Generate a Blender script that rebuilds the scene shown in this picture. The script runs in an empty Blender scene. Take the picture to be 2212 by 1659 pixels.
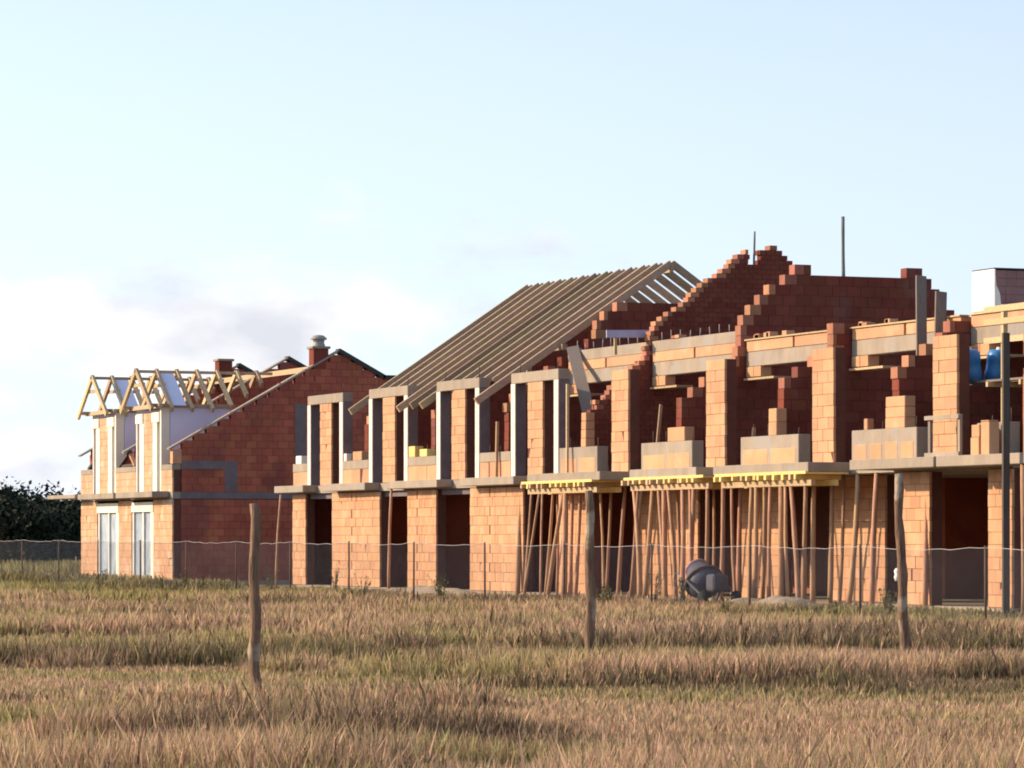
import bpy, bmesh, math, random
import numpy as np
from mathutils import Vector, Matrix
R = random.Random(11)
scene = bpy.context.scene
col = scene.collection
# World axes follow the terrace: +X along its front (towards the near end), +Y into the houses, +Z up, ground floor at z = 0.
ALPHA = math.radians(22.146)
CA, SA = math.cos(ALPHA), math.sin(ALPHA)
CAM = Vector((103.98, -36.32, 1.30))
FWD, RGT = Vector((-CA, SA, 0)), Vector((SA, CA, 0))
# ---------------------------------------------------------------- camera
cd = bpy.data.cameras.new('camera'); cam = bpy.data.objects.new('camera', cd); col.objects.link(cam)
cd.sensor_width = 36; cd.lens = 36 * 8000 / 2212; cd.shift_y = 340.5 / 2212; cd.clip_end = 20000; cd.clip_start = 1
m = Matrix.Identity(4)
for r in range(3):
    m[r][0] = RGT[r]; m[r][1] = (0, 0, 1)[r]; m[r][2] = -FWD[r]; m[r][3] = CAM[r]
cam.matrix_world = m
scene.camera = cam
# ---------------------------------------------------------------- world, sun, exposure
SUN_EL = math.radians(21)
sh = Vector((-0.52, -0.854, 0)).normalized()
SUN = (sh * math.cos(SUN_EL) + Vector((0, 0, math.sin(SUN_EL)))).normalized()
world = bpy.data.worlds.new('World'); scene.world = world; world.use_nodes = True
nt = world.node_tree; nt.nodes.clear()
def N(t, kind, **kw):
    n = t.nodes.new(kind)
    for k, v in kw.items(): setattr(n, k, v)
    return n
out = N(nt, 'ShaderNodeOutputWorld'); bg = N(nt, 'ShaderNodeBackground')
sky = N(nt, 'ShaderNodeTexSky', sky_type='NISHITA', sun_disc=False, sun_elevation=SUN_EL,
        sun_rotation=math.atan2(SUN.x, SUN.y), altitude=150, air_density=1.0, dust_density=1.4, ozone_density=2.0)
bg.inputs[1].default_value = 0.12
geo = N(nt, 'ShaderNodeTexCoord')
mp = N(nt, 'ShaderNodeMapping'); mp.inputs['Scale'].default_value = (1, 1, 2.0); mp.inputs['Location'].default_value = (0.9, 2.9, 1.37)
nz = N(nt, 'ShaderNodeTexNoise'); nz.inputs['Scale'].default_value = 13; nz.inputs['Detail'].default_value = 7; nz.inputs['Roughness'].default_value = 0.55
sep = N(nt, 'ShaderNodeSeparateXYZ')
band = N(nt, 'ShaderNodeMapRange', interpolation_type='SMOOTHSTEP')      # clouds lie low, thinning out with height
band.inputs['From Min'].default_value = 0.05; band.inputs['From Max'].default_value = 0.11
band.inputs['To Min'].default_value = 0.0; band.inputs['To Max'].default_value = 0.22
cut = N(nt, 'ShaderNodeMath', operation='SUBTRACT')
cov = N(nt, 'ShaderNodeMapRange', interpolation_type='SMOOTHSTEP')
cov.inputs['From Min'].default_value = 0.41; cov.inputs['From Max'].default_value = 0.60
nz2 = N(nt, 'ShaderNodeTexNoise'); nz2.inputs['Scale'].default_value = 21; nz2.inputs['Detail'].default_value = 6
cr = N(nt, 'ShaderNodeMapRange'); cr.inputs['From Min'].default_value = 0.38; cr.inputs['From Max'].default_value = 0.62
ccol = N(nt, 'ShaderNodeMix', data_type='RGBA'); ccol.inputs[6].default_value = (4.6, 4.75, 5.2, 1); ccol.inputs[7].default_value = (6.9, 6.75, 6.7, 1)
veil = N(nt, 'ShaderNodeMapRange', interpolation_type='SMOOTHSTEP')      # thin evening haze above the horizon
veil.inputs['From Min'].default_value = -0.01; veil.inputs['From Max'].default_value = 0.30
veil.inputs['To Min'].default_value = 0.92; veil.inputs['To Max'].default_value = 0.25
hz = N(nt, 'ShaderNodeMix', data_type='RGBA'); hz.inputs[7].default_value = (5.55, 6.5, 7.8, 1)
mixc = N(nt, 'ShaderNodeMix', data_type='RGBA')
L = nt.links.new
L(geo.outputs['Generated'], mp.inputs[0]); L(mp.outputs[0], nz.inputs[0]); L(mp.outputs[0], nz2.inputs[0])
L(geo.outputs['Generated'], sep.inputs[0]); L(sep.outputs['Z'], band.inputs['Value']); L(sep.outputs['Z'], veil.inputs['Value'])
L(nz.outputs['Fac'], cut.inputs[0]); L(band.outputs[0], cut.inputs[1]); L(cut.outputs[0], cov.inputs['Value'])
L(nz2.outputs['Fac'], cr.inputs['Value']); L(cr.outputs[0], ccol.inputs[0])
L(sky.outputs[0], hz.inputs[6]); L(veil.outputs[0], hz.inputs[0])
L(hz.outputs[2], mixc.inputs[6]); L(ccol.outputs[2], mixc.inputs[7]); L(cov.outputs[0], mixc.inputs[0])
dt = N(nt, 'ShaderNodeVectorMath', operation='DOT_PRODUCT'); dt.inputs[1].default_value = SUN       # hazy air glows towards the sun
dm = N(nt, 'ShaderNodeMath', operation='MAXIMUM'); dm.inputs[1].default_value = 0
da = N(nt, 'ShaderNodeMath', operation='MULTIPLY_ADD'); da.inputs[1].default_value = 0.5; da.inputs[2].default_value = 1.0
sc = N(nt, 'ShaderNodeVectorMath', operation='SCALE')
L(geo.outputs['Generated'], dt.inputs[0]); L(dt.outputs['Value'], dm.inputs[0]); L(dm.outputs[0], da.inputs[0]); L(da.outputs[0], sc.inputs['Scale'])
L(mixc.outputs[2], sc.inputs[0])
L(sc.outputs[0], bg.inputs[0]); L(bg.outputs[0], out.inputs[0])
sl = bpy.data.lights.new('sun', 'SUN'); sl.energy = 5.0; sl.angle = math.radians(0.5); sl.color = (1.0, 0.76, 0.50)
so = bpy.data.objects.new('sun', sl); col.objects.link(so); so.rotation_euler = SUN.to_track_quat('Z', 'Y').to_euler(); so.location = (0, -60, 60)
scene.view_settings.view_transform = 'Standard'; scene.view_settings.look = 'None'
scene.view_settings.exposure = 0.35; scene.view_settings.gamma = 1; scene.view_settings.use_curve_mapping = False
scene.render.engine = 'CYCLES'; scene.cycles.filter_width = 1.9; scene.render.resolution_x = 1024; scene.render.resolution_y = 768
# ---------------------------------------------------------------- materials
MATS = {}
def mat(name, c, var=0.12, scale=3.0, rough=0.85, c2=None, per=0.12, bump=0.0, bscale=40, patch=None, stretch=(1, 1, 1), spec=0.3):
    """base colour c, mottled towards c2 by world-space noise, jittered for each piece"""
    mt = bpy.data.materials.new(name); mt.use_nodes = True; t = mt.node_tree
    b = t.nodes['Principled BSDF']; b.inputs['Roughness'].default_value = rough; b.inputs['Specular IOR Level'].default_value = spec
    l = t.links.new
    g = N(t, 'ShaderNodeNewGeometry'); oi = N(t, 'ShaderNodeObjectInfo')
    mpn = N(t, 'ShaderNodeMapping'); mpn.inputs['Scale'].default_value = stretch; l(g.outputs['Position'], mpn.inputs[0])
    n1 = N(t, 'ShaderNodeTexNoise'); n1.inputs['Scale'].default_value = scale; n1.inputs['Detail'].default_value = 6; n1.inputs['Roughness'].default_value = 0.6
    l(mpn.outputs[0], n1.inputs[0])
    mr = N(t, 'ShaderNodeMapRange'); mr.inputs['From Min'].default_value = 0.3; mr.inputs['From Max'].default_value = 0.7; l(n1.outputs['Fac'], mr.inputs[0])
    mx = N(t, 'ShaderNodeMix', data_type='RGBA'); mx.inputs[6].default_value = (*c, 1)
    c2 = c2 or tuple(x * (1 - 2 * var) for x in c)
    mx.inputs[7].default_value = (*c2, 1); l(mr.outputs[0], mx.inputs[0])
    cur = mx.outputs[2]
    if patch:
        n2 = N(t, 'ShaderNodeTexNoise'); n2.inputs['Scale'].default_value = patch[1]; n2.inputs['Detail'].default_value = 4; l(g.outputs['Position'], n2.inputs[0])
        m2 = N(t, 'ShaderNodeMapRange', interpolation_type='SMOOTHSTEP'); m2.inputs['From Min'].default_value = patch[2]; m2.inputs['From Max'].default_value = patch[2] + 0.1; l(n2.outputs['Fac'], m2.inputs[0])
        mm = N(t, 'ShaderNodeMix', data_type='RGBA'); mm.inputs[7].default_value = (*patch[0], 1); l(cur, mm.inputs[6]); l(m2.outputs[0], mm.inputs[0]); cur = mm.outputs[2]
    ad = N(t, 'ShaderNodeMath', operation='ADD'); l(oi.outputs['Random'], ad.inputs[0]); l(g.outputs['Random Per Island'], ad.inputs[1])
    fr = N(t, 'ShaderNodeMath', operation='FRACT'); l(ad.outputs[0], fr.inputs[0])
    vr = N(t, 'ShaderNodeMapRange'); vr.inputs['To Min'].default_value = 1 - per; vr.inputs['To Max'].default_value = 1 + per; l(fr.outputs[0], vr.inputs[0])
    f7 = N(t, 'ShaderNodeMath', operation='MULTIPLY'); f7.inputs[1].default_value = 7.31; l(fr.outputs[0], f7.inputs[0])
    f8 = N(t, 'ShaderNodeMath', operation='FRACT'); l(f7.outputs[0], f8.inputs[0])
    hr = N(t, 'ShaderNodeMapRange'); hr.inputs['To Min'].default_value = 0.5 - per * 0.06; hr.inputs['To Max'].default_value = 0.5 + per * 0.06; l(f8.outputs[0], hr.inputs[0])
    hs = N(t, 'ShaderNodeHueSaturation'); l(cur, hs.inputs['Color']); l(vr.outputs[0], hs.inputs['Value']); l(hr.outputs[0], hs.inputs['Hue'])
    l(hs.outputs[0], b.inputs['Base Color'])
    if bump:
        n3 = N(t, 'ShaderNodeTexNoise'); n3.inputs['Scale'].default_value = bscale; n3.inputs['Detail'].default_value = 4; l(mpn.outputs[0], n3.inputs[0])
        bp = N(t, 'ShaderNodeBump'); bp.inputs['Strength'].default_value = bump; bp.inputs['Distance'].default_value = 0.02; l(n3.outputs['Fac'], bp.inputs['Height']); l(bp.outputs[0], b.inputs['Normal'])
    MATS[name] = mt; return mt
mat('clay_block', (0.55, 0.315, 0.18), c2=(0.47, 0.25, 0.14), scale=1.6, per=0.10, bump=0.4, patch=((0.55, 0.33, 0.20), 1.3, 0.56))
mat('pale_clay', (0.58, 0.35, 0.21), c2=(0.50, 0.28, 0.165), scale=1.6, per=0.10, bump=0.4, patch=((0.60, 0.42, 0.30), 1.3, 0.54))
mat('lit_block', (0.42, 0.19, 0.115), c2=(0.33, 0.135, 0.085), scale=3, per=0.25, bump=0.4)  # cross-wall clay as the sun shows it, light put into the colour
mat('pallet_brick', (0.30, 0.175, 0.17), c2=(0.25, 0.14, 0.145), scale=3, per=0.07)
mat('dark_wood', (0.11, 0.085, 0.075), c2=(0.07, 0.055, 0.05), scale=5, per=0.1, stretch=(5, 5, 0.6))
mat('sand', (0.46, 0.36, 0.25), c2=(0.34, 0.26, 0.18), scale=3, per=0.02, bump=0.6, bscale=8)
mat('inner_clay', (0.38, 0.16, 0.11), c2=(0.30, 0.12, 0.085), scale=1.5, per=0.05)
mat('joint_shade', (0.15, 0.065, 0.05), scale=5, per=0.02, spec=0.05)  # joints, darkened further to paint shade on pillar sides and door reveals
mat('gable_brick', (0.42, 0.135, 0.085), c2=(0.30, 0.09, 0.06), scale=0.9, per=0.12, bump=0.3, patch=((0.27, 0.09, 0.07), 0.5, 0.54), spec=0.05)
mat('red_block', (0.21, 0.066, 0.044), c2=(0.155, 0.047, 0.034), scale=1.2, per=0.12, bump=0.3, patch=((0.19, 0.075, 0.06), 0.8, 0.58), spec=0.05)  # the same clay darkened, shade of the cross walls put into the colour
mat('mortar', (0.20, 0.08, 0.06), scale=5, per=0.02, spec=0.05)
mat('concrete', (0.36, 0.295, 0.23), c2=(0.25, 0.21, 0.17), scale=2.0, per=0.07, bump=0.6, bscale=12, patch=((0.30, 0.27, 0.24), 1.3, 0.55), stretch=(1, 1, 0.45))
mat('pale_concrete', (0.68, 0.63, 0.59), c2=(0.56, 0.52, 0.48), scale=2.5, per=0.03, bump=0.3, bscale=15)
mat('rafter_wood', (0.46, 0.335, 0.22), c2=(0.33, 0.25, 0.16), scale=4, per=0.28, stretch=(4, 1, 4))
mat('new_wood', (0.56, 0.42, 0.25), c2=(0.42, 0.30, 0.17), scale=4, per=0.25, stretch=(4, 1, 4))
mat('prop_wood', (0.54, 0.32, 0.20), c2=(0.36, 0.20, 0.125), scale=5, per=0.22, stretch=(4, 4, 0.7), bump=0.4, bscale=20)
mat('grey_wood', (0.23, 0.19, 0.165), c2=(0.17, 0.14, 0.125), scale=5, per=0.1, stretch=(5, 5, 0.6), bump=0.4, bscale=20)
mat('shade_concrete', (0.20, 0.17, 0.18), c2=(0.15, 0.12, 0.13), scale=2, per=0.05, spec=0.05)  # concrete with the shade of jambs, lintels and gable bands in its colour
mat('form_yellow', (0.80, 0.60, 0.24), c2=(0.68, 0.48, 0.17), scale=6, per=0.12)
mat('cream', (0.86, 0.80, 0.68), c2=(0.80, 0.74, 0.62), scale=3, per=0.05)
mat('pvc_white', (0.80, 0.79, 0.76), per=0.03, rough=0.4)
mat('film', (0.48, 0.55, 0.62), c2=(0.22, 0.27, 0.34), scale=3.2, rough=0.3, per=0.05, bump=0.8, bscale=5, stretch=(2, 2, 0.7))
mat('membrane', (0.70, 0.69, 0.84), c2=(0.60, 0.61, 0.80), scale=0.9, per=0.02, rough=0.6, bump=0.2, bscale=3)
mat('coping', (0.055, 0.06, 0.055), per=0.1)
mat('steel', (0.20, 0.17, 0.15), per=0.1, rough=0.6)
mat('galvanised', (0.36, 0.34, 0.33), per=0.1, rough=0.55)
mat('rust_steel', (0.12, 0.075, 0.06), per=0.15, rough=0.8)
mat('post_wood', (0.28, 0.17, 0.11), c2=(0.10, 0.06, 0.04), scale=4, per=0.05, stretch=(6, 6, 0.8), bump=0.9, bscale=9, patch=((0.40, 0.32, 0.24), 2.4, 0.55))
mat('blue_plastic', (0.05, 0.27, 0.60), per=0.15, rough=0.35, spec=0.5)
mat('white_wrap', (0.86, 0.85, 0.83), per=0.02, rough=0.35, bump=0.7, bscale=6)
mat('lilac_board', (0.46, 0.46, 0.66), per=0.04, rough=0.5)
mat('mixer_paint', (0.055, 0.06, 0.10), c2=(0.10, 0.09, 0.10), scale=5, per=0.06, rough=0.5)
mat('mixer_rim', (0.42, 0.22, 0.25), per=0.05, rough=0.5)
mat('rubber', (0.02, 0.02, 0.02), per=0.02)
mat('leaf_dark', (0.020, 0.030, 0.013), c2=(0.010, 0.017, 0.009), scale=0.8, per=0.35)
mat('bark', (0.07, 0.05, 0.04), per=0.1)
mat('leaf_weed', (0.11, 0.13, 0.05), c2=(0.16, 0.12, 0.06), scale=2, per=0.25)
mat('pole_paint', (0.20, 0.22, 0.21), per=0.05)
# ---------------------------------------------------------------- helpers
class MB:
    def __init__(s): s.v = []; s.f = []; s.mi = []
    def add(s, vs, fs, mi=0):
        o = len(s.v); s.v += [tuple(p) for p in vs]; s.f += [tuple(i + o for i in f) for f in fs]; s.mi += [mi] * len(fs)
    def box(s, x0, x1, y0, y1, z0, z1, mi=0):
        s.add([(x0,y0,z0),(x1,y0,z0),(x1,y1,z0),(x0,y1,z0),(x0,y0,z1),(x1,y0,z1),(x1,y1,z1),(x0,y1,z1)],
              [(0,3,2,1),(4,5,6,7),(0,1,5,4),(1,2,6,5),(2,3,7,6),(3,0,4,7)], mi)
    def bar(s, p0, p1, a, b, up=(0, 0, 1), mi=0):
        """rectangular bar from p0 to p1, a wide across, b deep along `up`"""
        p0, p1 = Vector(p0), Vector(p1); d = (p1 - p0).normalized(); up = Vector(up)
        x = d.cross(up)
        if x.length < 1e-4: x = d.cross(Vector((0, 1, 0)))
        x.normalize(); y = x.cross(d)
        vs = []
        for p in (p0, p1):
            for i, j in ((-1,-1),(1,-1),(1,1),(-1,1)): vs.append(p + x * (a/2*i) + y * (b/2*j))
        s.add(vs, [(0,1,2,3),(7,6,5,4),(0,4,5,1),(1,5,6,2),(2,6,7,3),(3,7,4,0)], mi)
    def tube(s, pts, rads, n=8, mi=0):
        pts = [Vector(p) for p in pts]; vs = []; fs = []
        for i, p in enumerate(pts):
            d = (pts[min(i+1, len(pts)-1)] - pts[max(i-1, 0)]).normalized()
            a = d.cross(Vector((0.31, 0.95, 0.02))) if abs(d.y) < 0.9 else d.cross(Vector((1, 0, 0)))
            a.normalize(); b = d.cross(a)
            for k in range(n):
                t = 2*math.pi*k/n; vs.append(p + (a*math.cos(t) + b*math.sin(t)) * rads[i])
        for i in range(len(pts)-1):
            for k in range(n):
                fs.append((i*n+k, i*n+(k+1)%n, (i+1)*n+(k+1)%n, (i+1)*n+k))
        fs.append(tuple(range(n-1, -1, -1))); fs.append(tuple((len(pts)-1)*n+k for k in range(n)))
        s.add(vs, fs, mi)
    def lathe(s, prof, M=Matrix.Identity(4), n=20, mi=0):
        vs = []; fs = []
        for r, z in prof:
            for k in range(n):
                t = 2*math.pi*k/n; vs.append(M @ Vector((r*math.cos(t), r*math.sin(t), z)))
        for i in range(len(prof)-1):
            for k in range(n): fs.append((i*n+k, i*n+(k+1)%n, (i+1)*n+(k+1)%n, (i+1)*n+k))
        s.add(vs, fs, mi)
    def mesh(s, name, mats, smooth=False):
        me = bpy.data.meshes.new(name); me.from_pydata(s.v, [], s.f)
        for mm in mats: me.materials.append(MATS[mm])
        if len(mats) > 1: me.polygons.foreach_set('material_index', s.mi)
        if smooth: me.polygons.foreach_set('use_smooth', [True] * len(me.polygons))
        me.update(); return me
WL = {}
def wloc(o): return WL.get(o.name, Vector((0, 0, 0))) if o else Vector((0, 0, 0))
def link(name, me, loc=(0, 0, 0), parent=None, rot=None):
    """link a mesh (or None for an Empty); loc is in world axes"""
    o = bpy.data.objects.new(name, me); col.objects.link(o)
    loc = Vector(loc); o.location = loc - wloc(parent)
    if rot: o.rotation_euler = rot
    if parent: o.parent = parent
    WL[o.name] = loc
    if me is None: o.empty_display_size = 0.3
    return o
def tag(o, label=None, cat=None, group=None, kind=None):
    for k, v in (('label', label), ('category', cat), ('group', group), ('kind', kind)):
        if v: o[k] = v
    return o
def put(name, mb, mats, base, parent=None, smooth=False, rot=None):
    """mesh built in world coordinates, its origin set at base"""
    b = Vector(base); mb.v = [(x - b.x, y - b.y, z - b.z) for x, y, z in mb.v]
    return link(name, mb.mesh(name, mats if isinstance(mats, (list, tuple)) else [mats], smooth), b, parent, rot)
CACHE = {}
def cbox(name, x0, x1, y0, y1, z0, z1, mt, parent=None, ch=0.0):
    """box object, mesh shared by alike boxes; chamfered edges if ch"""
    dx, dy, dz = x1-x0, y1-y0, z1-z0
    key = (name, round(dx, 3), round(dy, 3), round(dz, 3), mt, ch)
    if key not in CACHE:
        b = MB(); b.box(-dx/2, dx/2, -dy/2, dy/2, 0, dz); me = b.mesh(name, [mt])
        if ch:
            bm = bmesh.new(); bm.from_mesh(me); bmesh.ops.bevel(bm, geom=bm.edges[:], offset=ch, segments=1, affect='EDGES'); bm.to_mesh(me); bm.free()
        CACHE[key] = me
    return link(name, CACHE[key], ((x0+x1)/2, (y0+y1)/2, z0), parent)
CH = 0.248   # block course
def block_wall(parent, name, x0, x1, y0, y1, z0, courses, blen=0.375, mt='clay_block', open_joint=None, ch=CH):
    """clay block wall facing -Y: recessed mortar core, darkened to hold side shade, with every block a piece of its own"""
    core = cbox(name, x0+0.012, x1-0.012, y0+0.008, y1, z0, z0+courses*ch-0.004, 'joint_shade', parent)
    for k in range(courses):
        n = max(1, round((x1-x0)/blen)); bl = (x1-x0)/n
        if k % 2 == 0 or n < 2: cuts = [x0 + i*bl for i in range(n+1)]
        else: cuts = [x0] + [x0 + (i+0.5)*bl for i in range(n)] + [x1]
        for a, b in zip(cuts[:-1], cuts[1:]):
            g0 = g1 = 0.003
            if open_joint:
                if abs(a-open_joint) < bl*0.3: g0 = 0.035
                if abs(b-open_joint) < bl*0.3: g1 = 0.035
            dj = R.choice((0, 0, 0.003, 0.006, -0.004))
            ob = cbox('block', a+g0, b-g1, y0+dj, y0+0.06+dj, z0+k*ch+0.0035, z0+(k+1)*ch-0.0035, mt, core, 0.004); ob.rotation_euler = (R.gauss(0, .004), R.gauss(0, .003), R.gauss(0, .006))
    return core
def interp(prof, v):
    if v <= prof[0][0]: return prof[0][1]
    for (a, wa), (b, wb) in zip(prof[:-1], prof[1:]):
        if v <= b: return wa + (wb-wa) * (v-a) / max(b-a, 1e-6)
    return prof[-1][1]
def gable_mesh(x0, x1, z0, vmin, vmax, prof, blen=0.38, ch=CH, notch=None, seed=0, front=None):
    """blocks of a cross wall stepped to the profile, laid in courses on a mortar core (one joined mesh)"""
    b = MB(); r = random.Random(seed)
    k = 0; top = max(w for v, w in prof)
    while z0 + k*ch < top:
        w = z0 + (k+0.5)*ch; off = 0 if k % 2 == 0 else blen/2
        cells = []; v = vmin - off
        while v < vmax:
            a, c = max(v, vmin), min(v+blen, vmax); v += blen
            if c-a < 0.08: continue
            ok = [a+(c-a)*(q+0.5)/12 for q in range(12)]
            ok = [p for p in ok if w <= interp(prof, p) and not (front and p < front(w)) and not (notch and notch[0] < p < notch[1] and w > notch[2])]
            if not ok: continue
            hw = (c-a)/24; a, c = ok[0]-hw, ok[-1]+hw
            if not cells and w > 4.6: a += r.uniform(-0.05, 0.07)
            if c-a < 0.09: continue
            cells.append((a, c))
            j = r.uniform(-0.004, 0.004); e = r.uniform(0.0, 0.012)
            b.box(x0+j, x1+j, a+0.006-(e if not cells[:-1] else 0), c-0.006, z0+k*ch+0.006, z0+(k+1)*ch-0.006, 2 if (len(cells) == 1 and c-a < 0.36 and w > 4.6) else 0)
        run = []
        for a, c in cells:
            if run and abs(run[-1][1]-a) < 0.01: run[-1][1] = c
            else: run.append([a, c])
        for a, c in run: b.box(x0+0.014, x1-0.014, a+0.015, c-0.015, z0+k*ch-0.004, z0+(k+1)*ch-0.004, 1)
        k += 1
    return b
def pole(name, p0, p1, r0, r1, mt, parent=None, bend=0.03, n=8, seg=5, base=None):
    p0, p1 = Vector(p0), Vector(p1); pts = []; rad = []; ox, oy = R.uniform(-bend, bend), R.uniform(-bend, bend)
    for i in range(seg+1):
        t = i/seg; s_ = math.sin(math.pi*t); pts.append(p0.lerp(p1, t) + Vector((ox*s_ + R.uniform(-bend, bend)*0.25, oy*s_, 0))); rad.append((r0+(r1-r0)*t) * R.uniform(0.92, 1.08))
    pts[0] = p0; pts[-1] = p1
    b = MB(); b.tube(pts, rad, n)
    return put(name, b, mt, base or p0, parent, smooth=True)
# ---------------------------------------------------------------- ground
rng = np.random.default_rng(5)
NG = rng.random((256, 256))
def vnoise(x, y):
    x = np.asarray(x, float); y = np.asarray(y, float); xi = np.floor(x).astype(int); yi = np.floor(y).astype(int); fx = x-xi; fy = y-yi
    fx = fx*fx*(3-2*fx); fy = fy*fy*(3-2*fy); g = lambda a, b: NG[a % 256, b % 256]
    return (g(xi,yi)*(1-fx)+g(xi+1,yi)*fx)*(1-fy) + (g(xi,yi+1)*(1-fx)+g(xi+1,yi+1)*fx)*fy
def sstep(a, b, x): t = np.clip((np.asarray(x, float)-a)/(b-a), 0, 1); return t*t*(3-2*t)
def gz(x, y):
    near = np.clip(1 - np.hypot(np.maximum(0, np.abs(np.asarray(x)-0)-160), np.maximum(0, np.abs(np.asarray(y))-120))/60, 0, 1)
    z = -0.37 + 0.16*(vnoise(np.asarray(x)/7.0+3, np.asarray(y)/7.0)-0.5)*near
    site = sstep(-34, -29, x) * (1-sstep(50, 60, x)) * sstep(-6.5, -3.0, y) * (1-sstep(14, 20, y))
    return z*(1-site) + (-0.14)*site
gm = bpy.data.materials.new('field_soil'); gm.use_nodes = True; t = gm.node_tree; l = t.links.new
g = N(t, 'ShaderNodeNewGeometry'); n1 = N(t, 'ShaderNodeTexNoise'); n1.inputs['Scale'].default_value = 0.5; n1.inputs['Detail'].default_value = 8
n2 = N(t, 'ShaderNodeTexNoise'); n2.inputs['Scale'].default_value = 9; n2.inputs['Detail'].default_value = 6
mx = N(t, 'ShaderNodeMix', data_type='RGBA'); mx.inputs[6].default_value = (0.36, 0.26, 0.165, 1); mx.inputs[7].default_value = (0.27, 0.235, 0.12, 1)
mx2 = N(t, 'ShaderNodeMix', data_type='RGBA', blend_type='MULTIPLY'); mx2.inputs[0].default_value = 0.6
r1 = N(t, 'ShaderNodeMapRange'); r1.inputs['From Min'].default_value = 0.35; r1.inputs['From Max'].default_value = 0.65
l(g.outputs['Position'], n1.inputs[0]); l(g.outputs['Position'], n2.inputs[0]); l(n1.outputs['Fac'], r1.inputs[0]); l(r1.outputs[0], mx.inputs[0]); l(mx.outputs[2], mx2.inputs[6]); l(n2.outputs['Color'], mx2.inputs[7])
pb = t.nodes['Principled BSDF']; pb.inputs['Roughness'].default_value = 1; pb.inputs['Specular IOR Level'].default_value = 0.1; l(mx2.outputs[2], pb.inputs['Base Color'])
MATS['field_soil'] = gm
axx = np.concatenate([[-9000, -4000, -1800, -900, -500, -330, -260, -220, -200, -180], np.arange(-165, 166, 2.5), [180, 200, 240, 320, 500, 900, 2500, 7000]])
axy = np.concatenate([[-9000, -4000, -1500, -600, -300, -200, -150, -130], np.arange(-120, 121, 2.5), [130, 150, 200, 300, 600, 1500, 4000, 9000]])
GX, GY = np.meshgrid(axx, axy, indexing='ij'); GZ = gz(GX, GY)
nx, ny = len(axx), len(axy)
vs = np.stack([GX, GY, GZ], -1).reshape(-1, 3)
fs = [(i*ny+j, (i+1)*ny+j, (i+1)*ny+j+1, i*ny+j+1) for i in range(nx-1) for j in range(ny-1)]
me = bpy.data.meshes.new('ground'); me.from_pydata(vs.tolist(), [], fs); me.materials.append(gm); me.polygons.foreach_set('use_smooth', [True]*len(fs))
tag(link('ground', me), kind='structure')
# ---------------------------------------------------------------- terrace of unfinished houses
P = 5.42
U = [P*i for i in range(8)]
PW = [u+P/2 for u in U]
OPEN = [(-1.78, 0.62), (4.72, 6.98), (9.22, 11.75), (15.5, 17.8), (19.9, 22.1), (26.6, 28.7), (31.0, 33.2), (37.6, 39.6)]
CONS = [(1.03, 4.71), (6.58, 10.43), (12.13, 15.93), (18.2, 22.75), (24.5, 28.2), (29.1, 33.8), (35.7, 39.3), (39.4, 43.3)]
DEP = [0.45, 0.45, 0.45, 1.0, 1.0, 1.0, 1.0, 1.0]
LOWW = [(1.60, 3.80), (7.03, 9.22), (12.46, 14.64), (17.90, 20.30), (22.95, 25.84), (28.44, 31.35), (33.87, 36.75), (39.25, 40.45)]
PROF = [
    [(0, 4.75), (5.3, 8.40), (10.5, 4.9)],
    [(0, 4.75), (5.3, 8.40), (10.5, 4.9)],
    [(0, 4.75), (2.9, 6.85), (2.91, 7.2), (3.6, 7.72), (6.6, 7.72), (10.5, 5.1)],
    [(0, 4.5), (0.7, 4.95), (1.8, 5.9), (2.1, 6.75), (4.68, 8.75), (5.5, 8.8), (6.46, 8.0), (10.5, 5.2)],
    [(0, 4.45), (1.8, 5.65), (1.83, 6.4), (2.44, 7.2), (3.42, 7.95), (3.75, 7.95), (3.76, 7.6), (6.3, 7.6), (6.31, 7.85), (6.7, 7.85), (6.9, 7.7), (7.7, 6.75), (10.5, 5.0)],
    [(0, 4.6), (1.12, 5.35), (1.6, 5.62), (1.61, 6.25), (2.7, 6.25), (2.71, 5.6), (10.5, 5.5)],
    [(0, 4.6), (0.74, 5.2), (1.5, 5.7), (1.51, 5.95), (2.6, 5.95), (2.61, 5.6), (10.5, 5.5)],
    [(0, 5.30), (2.0, 5.5), (10.5, 5.6)]]
LABELS = [
    'roofless terrace house at the row end facing the gap, with pale window frame',
    'unfinished terrace house with pale window frame under the first bare rafters',
    'unfinished terrace house with pale window frame under the last bare rafters',
    'unfinished terrace house with pale window frame and tall stepped gable with pointed top',
    'unfinished terrace house with bare upper pillar and high flat-topped stepped gable',
    'unfinished terrace house with bare upper pillar above the concrete mixer',
    'unfinished terrace house with bare upper pillar and wide low wall of four blocks',
    'unfinished terrace house with railed upper pillar beside the blue drums']
SL0, SL1 = 2.745, 2.972
houses = []
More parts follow.
